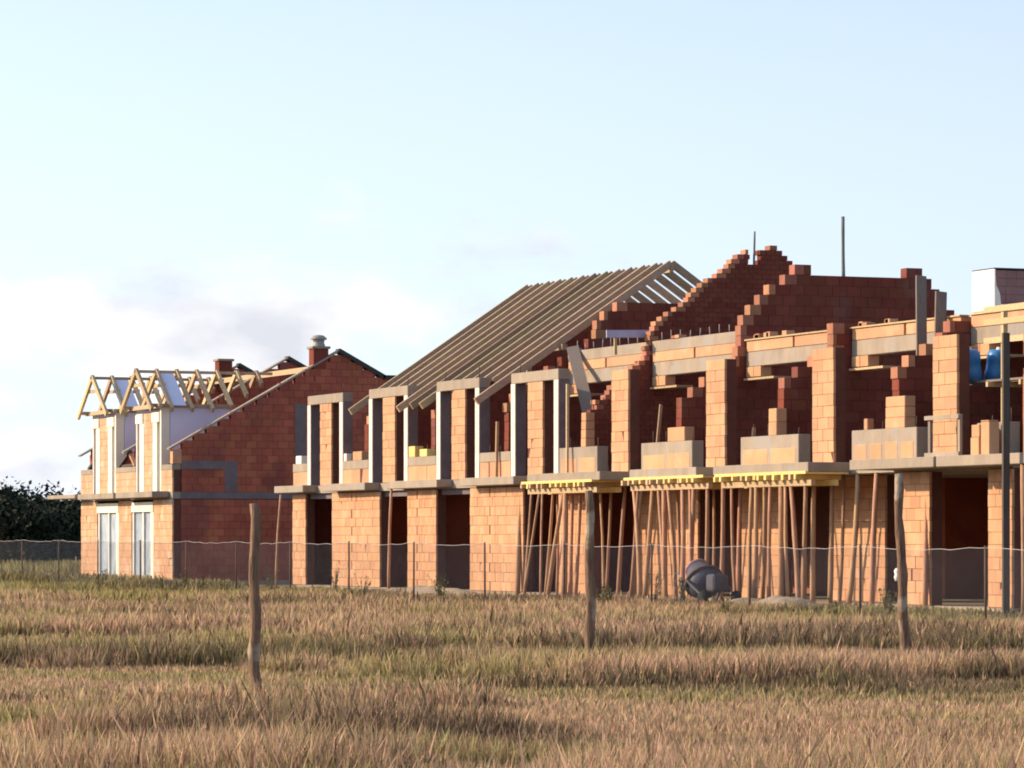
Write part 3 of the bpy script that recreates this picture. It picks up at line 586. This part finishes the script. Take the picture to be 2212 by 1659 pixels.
for x in (38.95, 40.25): cbox('cross_bar', x-0.04, x+0.04, 0.4, 1.7, 4.40, 4.498, 'new_wood', tr)
for q in range(3): cbox('deck_board', 37.1, 40.5, 0.5+q*0.38, 0.86+q*0.38 if q else 0.747, 4.50, 4.545, 'grey_wood', tr)
for x, v, tl, lab in ((37.62, 0.78, 5, 'blue plastic drum on the trestle, the one nearer the railed pillar'), (37.74, 1.27, -9, 'blue plastic drum on the trestle, leaning towards the rails')):
    bl = MB(); M = Matrix.Translation((x, v, 4.552)) @ Matrix.Rotation(math.radians(tl), 4, 'X') @ Matrix.Scale(1.16, 4)
    bl.lathe([(0.0, 0.0), (0.17, 0.0), (0.20, 0.03), (0.205, 0.17), (0.195, 0.19), (0.195, 0.34), (0.205, 0.36), (0.20, 0.50), (0.17, 0.55), (0.07, 0.57), (0.0, 0.57)], M, 22)
    o = put('barrel', bl, 'blue_plastic', (x, v, 4.552), None, True); tag(o, lab, 'barrel', 'blue drums')
    lb = MB(); lb.lathe([(0.0, 0.62), (0.05, 0.62), (0.06, 0.57)], M, 12); put('bung', lb, 'pvc_white', (x, v, 5.1), o, True)
# small stacks of blocks at the near balcony
for k in range(2):
    o = cbox('block_stack', 39.75+0.36*k, 40.08+0.36*k, -0.42+0.03*k, -0.16, 2.99, 3.35+0.3*k, 'clay_block', None, 0.01)
    tag(o, 'upright clay blocks on the near balcony, ' + ('shorter' if k == 0 else 'taller') + ' of the two', 'block'); cbox('upper_block', 39.755+0.36*k, 40.07+0.36*k, -0.40, -0.17, 3.354+0.3*k, 3.6+0.08*k, 'clay_block', o, 0.01)
# concrete mixer in the grass
mxr = link('concrete_mixer', None, (31.4, -2.0, gzs(31.4, -2))); tag(mxr, 'dark concrete mixer with pinkish drum rim standing in the grass below the formwork', 'concrete mixer')
mxr.scale = (0.8, 0.8, 0.8); mxr.location.x -= 0.5
mz = gzs(31.4, -2)
M = Matrix.Translation((31.2, -2.0, mz+0.72)) @ Matrix.Rotation(math.radians(-52), 4, 'Y')
b = MB(); b.lathe([(0.0, -0.42), (0.26, -0.42), (0.46, -0.22), (0.50, 0.02), (0.44, 0.18), (0.30, 0.52), (0.27, 0.53), (0.40, 0.18), (0.45, 0.0), (0.0, -0.36)], M, 24); put('drum', b, 'mixer_paint', (31.2, -2, mz+.7), mxr, True)
b = MB(); b.lathe([(0.30, 0.50), (0.335, 0.52), (0.335, 0.57), (0.29, 0.57), (0.28, 0.51)], M, 24); put('drum_rim', b, 'mixer_rim', (31.2, -2, mz+.7), mxr, True)
b = MB(); b.lathe([(0.505, -0.03), (0.55, -0.03), (0.55, 0.04), (0.505, 0.04)], M, 24); put('ring_gear', b, 'rust_steel', (31.2, -2, mz+.7), mxr, True)
cbox('motor_box', 31.85, 32.35, -2.25, -1.8, mz+0.45, mz+0.92, 'mixer_paint', mxr, 0.05)
for s in (-1, 1):
    b = MB(); b.bar((30.7, -2+s*0.55, mz+0.02), (31.3, -2+s*0.55, mz+0.75), 0.06, 0.06); b.bar((31.3, -2+s*0.55, mz+0.75), (32.3, -2+s*0.45, mz+0.25), 0.06, 0.06); put('frame_leg', b, 'mixer_paint', (31.3, -2, mz), mxr)
    b = MB(); Mw = Matrix.Translation((32.2, -2+s*0.5, mz+0.24)) @ Matrix.Rotation(math.pi/2, 4, 'X'); b.lathe([(0.10, -0.05), (0.22, -0.06), (0.24, 0), (0.22, 0.06), (0.10, 0.05), (0.0, 0.03)], Mw, 18); put('wheel', b, 'rubber', (32.2, -2, mz), mxr, True)
b = MB(); b.tube([(31.0, -2.62, mz+0.72), (31.0, -1.38, mz+0.72)], [0.03, 0.03]); put('yoke', b, 'mixer_paint', (31, -2, mz+.7), mxr)
b = MB(); Mw = Matrix.Translation((30.9, -2.66, mz+0.72)) @ Matrix.Rotation(math.pi/2, 4, 'X'); b.lathe([(0.20, -0.015), (0.23, 0), (0.20, 0.015), (0.19, 0), (0.20, -0.015)], Mw, 20); b.bar((30.7, -2.66, mz+0.72), (31.1, -2.66, mz+0.72), 0.02, 0.02); put('tilt_wheel', b, 'mixer_paint', (30.9, -2.66, mz+.7), mxr)
# ---------------------------------------------------------------- wire mesh fence along the building plot
fn = link('mesh_fence', None, (5, -4.2, -0.2)); tag(fn, 'thin wire mesh fence on steel posts running along the building plot', 'fence')
FY = -4.2
FT = lambda x: 1.36 - 0.0024*(x+20)
posts = [13.91 + 4.735*k for k in range(-15, 11)]
for x in posts:
    zb = gzs(x, FY); b = MB(); b.tube([(x, FY, zb-0.1), (x+R.uniform(-.03, .03), FY, FT(x)+0.03)], [0.024, 0.022], 8); put('post', b, 'rust_steel', (x, FY, zb), fn, True)
wires = MB(); topw = MB()
xa, xb = posts[0], posts[-1]
def fz(x, t):          # t = 0 bottom, 1 top; the top wire sags between the posts
    k = ((x-13.91)/4.735) % 1.0; sag = 0.05*math.sin(math.pi*k) + 0.009*math.sin(x*5.1) + 0.006*math.sin(x*11.7)
    zt = FT(x)-sag; zb = gzs(x, FY)+0.05; return zb+(zt-zb)*t
sp = 0.05; x = xa-1.6
def thin(b, p, q, r=0.0013):
    p = Vector(p); q = Vector(q); d = (q-p).normalized(); a = d.cross(Vector((0, 1, 0))).normalized()*r; c = Vector((0, r, 0))
    b.add([p+a, p-a*0.5+c, p-a*0.5-c, q+a, q-a*0.5+c, q-a*0.5-c], [(0,1,4,3), (1,2,5,4), (2,0,3,5)])
while x < xb:
    for s in (1, -1):
        p = [(x+(1.55*t_ if s > 0 else 1.55*(1-t_)), t_) for t_ in (0, 1)]
        pp = [(min(max(px, xa), xb), FY+0.004*s, 0) for px, _ in p]
        if p[0][0] >= xa and p[1][0] >= xa and p[0][0] <= xb and p[1][0] <= xb:
            thin(wires, (p[0][0], FY+0.004*s, fz(p[0][0], 0)), (p[1][0], FY+0.004*s, fz(p[1][0], 1)))
    x += sp*1.35
tag(put('wire_mesh', wires, 'galvanised', (5, FY, 0), fn), kind='stuff')
xs = np.arange(xa, xb, 0.35)
for s0, s1 in zip(xs[:-1], xs[1:]): thin(topw, (s0, FY, fz(s0, 1)), (s1, FY, fz(s1, 1)), 0.006)
put('top_wire', topw, 'galvanised', (5, FY, 1.2), fn)
# ---------------------------------------------------------------- three rough wooden posts in the field
for (x, y, z0, top, r, lean, lab) in ((67.89, -24.47, -.45, 1.69, .056, (-0.03, 0.0), 'knobbly weathered wooden post in the field before the house with dormer frames'),
                                      (60.91, -17.72, -.45, 1.945, .064, (0.0, -0.02), 'straight weathered wooden post in the field before the leaning timber props'),
                                      (60.55, -13.05, -.45, 2.20, .066, (-0.05, -0.1), 'tall weathered wooden post with a white insulator in the field')):
    zb = gzs(x, y); pts = []; rad = []
    for k in range(15):
        t_ = k/14; pts.append((x + lean[0]*(t_-0.3) + 0.011*math.sin(k*1.7+x), y + lean[1]*(t_-0.3) + 0.012*math.sin(k*1.1+y), zb-0.1 + (top-zb+0.1)*t_)); rad.append(r*(1.12-0.28*t_)*(1+0.10*math.sin(k*2.3+x))*R.uniform(0.94, 1.06))
    b = MB(); b.tube(pts, rad, 12); o = put('wooden_post', b, 'post_wood', (x, y, zb), None, True); tag(o, lab, 'post', 'wooden posts in the field')
    if 'insulator' in lab:
        c = Vector(pts[7]); b = MB(); b.lathe([(0.0, -0.08), (0.035, -0.08), (0.05, -0.02), (0.035, 0.0), (0.05, 0.05), (0.03, 0.09), (0, 0.09)], Matrix.Translation(c + Vector((-0.035, -0.055, 0))), 10); put('insulator', b, 'pvc_white', c, o, True)
# ---------------------------------------------------------------- dark trees beyond the plot
def leafmesh(name, cx, cy, zb, h, rad, n, seed):
    r = np.random.default_rng(seed); ncl = 34
    cz = r.uniform(0.12, 1.0, ncl); prof_ = np.sqrt(np.clip(1-((cz-0.42)/0.60)**2, 0.02, 1))
    th = r.uniform(0, 2*np.pi, ncl); rr = rad*prof_*r.uniform(0.25, 1.0, ncl)
    cen = np.stack([rr*np.cos(th), rr*np.sin(th), cz*h], 1); cr = rad*r.uniform(0.2, 0.42, ncl)
    ci = r.integers(0, ncl, n); d = r.normal(size=(n, 3)); d /= np.linalg.norm(d, axis=1)[:, None]
    p = cen[ci] + d*(cr[ci]*r.uniform(0.4, 1.08, n))[:, None]; p[:, 2] = np.maximum(p[:, 2], 0.15)
    a = r.normal(size=(n, 3)); a /= np.linalg.norm(a, axis=1)[:, None]; b_ = np.cross(a, d); b_ /= np.linalg.norm(b_, axis=1)[:, None] + 1e-6
    s_ = r.uniform(0.10, 0.22, n)[:, None]
    v = np.stack([p-a*s_, p+b_*s_*0.6, p+a*s_, p-b_*s_*0.6], 1).reshape(-1, 3)
    me = bpy.data.meshes.new(name); me.from_pydata(v.tolist(), [], np.arange(n*4).reshape(-1, 4).tolist()); me.materials.append(MATS['leaf_dark']); return me
tsp = [(-107, 15.7, 5.6, 4.0), (-97, 9.5, 5.0, 3.6), (-91.7, 13.5, 5.2, 3.4), (-110.8, 19.5, 5.6, 3.8), (-95.7, 16.8, 4.5, 3.4), (-114.8, 23.1, 5.0, 4.0), (-99.8, 20.0, 4.7, 3.4), (-97, 24.0, 5.4, 3.2), (-118.8, 26.5, 5.6, 4.0), (-105, 27.5, 5.2, 3.6), (-112, 33, 5.3, 3.8), (-100, 5, 5.2, 3.8), (-104, 0.5, 5.6, 3.8)]
for k, (x, y, hh, rad) in enumerate(tsp):
    zb = gzs(x, y); tr_ = link('tree', None, (x, y, zb))
    tag(tr_, 'dark bushy tree in the wood behind the house with dormer frames', 'tree', 'dark trees beyond the plot')
    b = MB(); b.tube([(x, y, zb-0.1), (x+R.uniform(-.2, .2), y, zb+hh*0.4), (x+R.uniform(-.4, .4), y+R.uniform(-.3, .3), zb+hh*0.6)], [0.22, 0.16, 0.05], 8)
    for q in range(5):
        a_ = R.uniform(0, 6.28); z_ = zb+hh*R.uniform(.25, .6); b.tube([(x, y, z_), (x+math.cos(a_)*rad*.6, y+math.sin(a_)*rad*.6, z_+hh*.2)], [0.08, 0.03], 6)
    put('trunk', b, 'bark', (x, y, zb), tr_, True)
    link('crown', leafmesh('crown', x, y, zb, hh*R.uniform(.70, .82), rad, 5200, 100+k), (x, y, zb), tr_)
# ---------------------------------------------------------------- heaped sand and soil along the foot of the walls
for (x0, x1, y0, y1, h_, lab) in ((9.0, 16.5, -2.6, -0.9, 0.20, 'low bank of sandy soil along the wall below the pale window frames'), (33.0, 36.5, -3.2, -1.5, 0.26, 'small sand heap before the grey balcony with no formwork')):
    nx_, ny_ = 40, 16; b = MB(); vv = []
    for i in range(nx_+1):
        for j in range(ny_+1):
            fx, fy = i/nx_, j/ny_; x = x0+(x1-x0)*fx; y = y0+(y1-y0)*fy
            e_ = max(0, 1-(2*fx-1)**4) * max(0, 1-(2*fy-1)**2); vv.append((x, y, gzs(x, y)-0.03 + (h_+0.03)*e_*(0.45+1.1*float(vnoise(x*1.7, y*1.9)*0.7+vnoise(x*6, y*6)*0.3))))
    b.add(vv, [(i*(ny_+1)+j, (i+1)*(ny_+1)+j, (i+1)*(ny_+1)+j+1, i*(ny_+1)+j+1) for i in range(nx_) for j in range(ny_)])
    tag(put('sand_heap', b, 'sand', ((x0+x1)/2, (y0+y1)/2, -0.14), None, True), lab, 'sand heap')
# ---------------------------------------------------------------- meadow grass
gmat = bpy.data.materials.new('meadow_grass'); gmat.use_nodes = True; t = gmat.node_tree; l = t.links.new
pb = t.nodes['Principled BSDF']; pb.inputs['Roughness'].default_value = 0.8; pb.inputs['Specular IOR Level'].default_value = 0.15
at = N(t, 'ShaderNodeAttribute', attribute_name='tint'); ah = N(t, 'ShaderNodeAttribute', attribute_name='along'); ag = N(t, 'ShaderNodeAttribute', attribute_name='green')
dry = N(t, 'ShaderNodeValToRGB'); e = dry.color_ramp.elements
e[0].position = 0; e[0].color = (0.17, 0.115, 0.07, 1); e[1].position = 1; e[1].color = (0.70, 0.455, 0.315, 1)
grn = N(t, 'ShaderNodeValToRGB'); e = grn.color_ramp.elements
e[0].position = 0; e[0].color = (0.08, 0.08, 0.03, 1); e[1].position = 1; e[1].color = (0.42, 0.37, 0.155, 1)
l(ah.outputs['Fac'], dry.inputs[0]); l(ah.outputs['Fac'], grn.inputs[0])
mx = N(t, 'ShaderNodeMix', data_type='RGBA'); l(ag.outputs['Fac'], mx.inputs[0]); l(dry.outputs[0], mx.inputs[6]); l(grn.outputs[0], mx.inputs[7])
ad_ = N(t, 'ShaderNodeAttribute', attribute_name='shade_band'); dk = N(t, 'ShaderNodeMix', data_type='RGBA'); dk.inputs[7].default_value = (0.11, 0.085, 0.058, 1)
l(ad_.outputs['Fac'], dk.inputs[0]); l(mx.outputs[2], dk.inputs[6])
hs = N(t, 'ShaderNodeHueSaturation'); l(dk.outputs[2], hs.inputs['Color'])
mr = N(t, 'ShaderNodeMapRange'); mr.inputs['To Min'].default_value = 0.35; mr.inputs['To Max'].default_value = 1.55; l(at.outputs['Fac'], mr.inputs[0]); l(mr.outputs[0], hs.inputs['Value'])
mr2 = N(t, 'ShaderNodeMapRange'); mr2.inputs['To Min'].default_value = 0.472; mr2.inputs['To Max'].default_value = 0.522
m7 = N(t, 'ShaderNodeMath', operation='MULTIPLY'); m7.inputs[1].default_value = 13.7; f7 = N(t, 'ShaderNodeMath', operation='FRACT'); l(at.outputs['Fac'], m7.inputs[0]); l(m7.outputs[0], f7.inputs[0]); l(f7.outputs[0], mr2.inputs[0]); l(mr2.outputs[0], hs.inputs['Hue'])
l(hs.outputs[0], pb.inputs['Base Color'])
tl = N(t, 'ShaderNodeBsdfTranslucent'); l(hs.outputs[0], tl.inputs[0]); ms = N(t, 'ShaderNodeMixShader'); ms.inputs[0].default_value = 0.4
l(pb.outputs[0], ms.inputs[1]); l(tl.outputs[0], ms.inputs[2]); l(ms.outputs[0], t.nodes['Material Output'].inputs[0])
r = np.random.default_rng(77)
XS, YS, WS = [], [], []
for z0, z1, dens, wid in ((20, 34, 820, .0042), (34, 54, 500, .006), (54, 80, 230, .0095), (80, 128, 100, .0135), (128, 215, 24, .022)):
    wmax = z1*0.1383*1.22+2.0; area = (z1-z0)*2*wmax; n = int(area*dens)
    Z = r.uniform(z0, z1, n); X = r.uniform(-wmax, wmax, n); k = np.abs(X) < Z*0.1383*1.22+2.0
    if z0 >= 128: k &= X < -0.07*Z
    Z, X = Z[k], X[k]
    XS.append(CAM.x + FWD.x*Z + RGT.x*X); YS.append(CAM.y + FWD.y*Z + RGT.y*X); WS.append(np.full(len(Z), wid))
for z0, z1, dens, wid in ((16, 40, 110, .009), (40, 80, 70, .012), (80, 128, 34, .018)):      # the field goes on, thinner, to either side
    wmax = z1*0.1383*1.5+14; n = int((z1-z0)*2*wmax*dens); Z = r.uniform(z0, z1, n); X = r.uniform(-wmax, wmax, n)
    k = (np.abs(X) >= Z*0.1383*1.22+2.0) & (np.abs(X) < Z*0.1383*1.5+14) | (Z < 20); Z, X = Z[k], X[k]
    XS.append(CAM.x + FWD.x*Z + RGT.x*X); YS.append(CAM.y + FWD.y*Z + RGT.y*X); WS.append(np.full(len(Z), wid))
gx_, gy_, gw_ = np.concatenate(XS), np.concatenate(YS), np.concatenate(WS)
keep = ~((gx_ > -31) & (gx_ < 52) & (gy_ > -0.85)) & ~((gx_ > -31) & (gx_ < 52) & (gy_ > -3.4) & (r.random(len(gx_)) < 0.45))
gx_, gy_, gw_ = gx_[keep], gy_[keep], gw_[keep]
n = len(gx_)
# taller stands and lower hollows, drawn out across the slope of the field
lat = gx_*RGT.x + gy_*RGT.y; dep = gx_*FWD.x + gy_*FWD.y
cl = 0.6*vnoise(lat/4.2, dep/2.6+7) + 0.4*vnoise(lat/1.3+9, dep/0.9)
big = vnoise(lat/9.0+4, dep/6.0+2)
cl = sstep(0.44, 0.56, cl*0.6+big*0.4)*0.8 + 0.2*cl
site = (gx_ > -33) & (gx_ < 52) & (gy_ > -7)
H = (0.12 + 0.29*cl) * r.uniform(0.6, 1.2, n)
H = np.where(site, 0.10 + (H-0.10)*np.clip((-gy_-0.5)/6.5, 0.35, 1), H)
lh_ = sstep(-6, 12, -gx_-2) * sstep(-20, -7, gy_); H = H*(1+0.55*lh_) + 0.05*lh_
tall = r.random(n) < 0.02; H = np.where(tall, H*1.3+0.03, H)
green = np.clip(sstep(0.36, 0.76, 0.6*vnoise(lat/4.0+31, dep/3.0+11)+0.4*vnoise(lat/0.9+3, dep/0.8+21))*0.70 + (sstep(-22, 4, -gx_) * sstep(-22, -6, gy_))*0.60 + sstep(-14, -5, gy_)*0.16 + r.normal(0, 0.24, n) + 0.20, 0, 1)
tint = r.random(n)
shade_band = sstep(0.56, 0.68, 0.7*vnoise(lat/5.5+17, dep/2.4+3) + 0.3*vnoise(lat/1.1+1, dep/0.8+5)) * (r.random(n) < 0.8) * 0.75      # dark bands: shade of the field painted into the blades
# clumping: pull roots towards tuft centres
cxs = np.round(gx_/0.22 + r.normal(0, .15, n))*0.22; cys = np.round(gy_/0.22 + r.normal(0, .15, n))*0.22
gx_ = gx_*0.55 + cxs*0.45; gy_ = gy_*0.55 + cys*0.45
gzv = gz(gx_, gy_)
az = r.uniform(0, 2*np.pi, n); lean = H*r.uniform(0.05, 0.45, n)
lx, ly = np.cos(az)*lean + H*0.10, np.sin(az)*lean
yaw = r.uniform(0, np.pi, n); wx, wy = np.cos(yaw)*gw_, np.sin(yaw)*gw_
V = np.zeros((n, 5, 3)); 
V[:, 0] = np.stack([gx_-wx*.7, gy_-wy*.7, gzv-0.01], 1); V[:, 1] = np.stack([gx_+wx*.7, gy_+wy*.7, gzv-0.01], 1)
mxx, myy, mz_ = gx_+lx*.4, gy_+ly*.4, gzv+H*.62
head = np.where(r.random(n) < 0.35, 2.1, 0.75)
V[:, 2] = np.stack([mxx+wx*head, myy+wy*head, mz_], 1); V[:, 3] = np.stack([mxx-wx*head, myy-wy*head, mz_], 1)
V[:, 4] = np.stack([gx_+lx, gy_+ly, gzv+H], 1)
me = bpy.data.meshes.new('meadow_grass'); me.vertices.add(n*5); me.vertices.foreach_set('co', V.ravel())
base = np.arange(n)[:, None]*5
loops = np.concatenate([base+np.array([[0, 1, 2, 3]]), base+np.array([[3, 2, 4]])], 1).ravel()
me.loops.add(len(loops)); me.loops.foreach_set('vertex_index', loops.astype(np.int32))
me.polygons.add(n*2); st = np.stack([np.arange(n)*7, np.arange(n)*7+4], 1).ravel(); me.polygons.foreach_set('loop_start', st.astype(np.int32))
me.update(calc_edges=True)
for nm, arr in (('tint', np.repeat(tint, 5)), ('green', np.repeat(green, 5)), ('shade_band', np.repeat(shade_band, 5)), ('along', np.tile([0.0, 0.0, 0.65, 0.65, 1.0], n))):
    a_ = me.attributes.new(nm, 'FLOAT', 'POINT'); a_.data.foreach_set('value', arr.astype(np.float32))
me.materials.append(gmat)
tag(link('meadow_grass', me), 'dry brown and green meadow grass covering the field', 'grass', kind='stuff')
# ---------------------------------------------------------------- taller weeds by the fence and posts
def weed(x, y, h, lab, grp, seed):
    rr = random.Random(seed); zb = gzs(x, y); w = link('weed', None, (x, y, zb)); tag(w, lab, 'weed', grp)
    b = MB(); lf = MB()
    for k in range(6):
        a_ = rr.uniform(0, 6.28); e_ = rr.uniform(.08, .35)*h; p0 = (x, y, zb-.02); p1 = (x+math.cos(a_)*e_*.4, y+math.sin(a_)*e_*.4, zb+h*.55); p2 = (x+math.cos(a_)*e_, y+math.sin(a_)*e_, zb+h*rr.uniform(.75, 1))
        b.tube([p0, p1, p2], [.010, .008, .003], 5)
        for q in range(16):
            t_ = rr.uniform(.25, 1); c = Vector(p0).lerp(Vector(p2), t_); d = Vector((rr.gauss(0, 1), rr.gauss(0, 1), rr.gauss(.3, .6))).normalized(); s_ = d.cross(Vector((0, 0, 1))).normalized(); L_ = rr.uniform(.05, .11)
            lf.add([c, c+d*L_*.5+s_*L_*.22, c+d*L_, c+d*L_*.5-s_*L_*.22], [(0,1,2,3)])
    put('stem', b, 'leaf_weed', (x, y, zb), w); put('foliage', lf, 'leaf_weed', (x, y, zb), w)
for k in range(26):
    x = R.uniform(-14, 12) if k < 14 else R.uniform(12, 46); y = R.uniform(-6.5, -3.2)
    weed(x, y, R.uniform(.45, .85), 'small leafy weed growing along the wire mesh fence', 'weeds along the fence', 900+k)
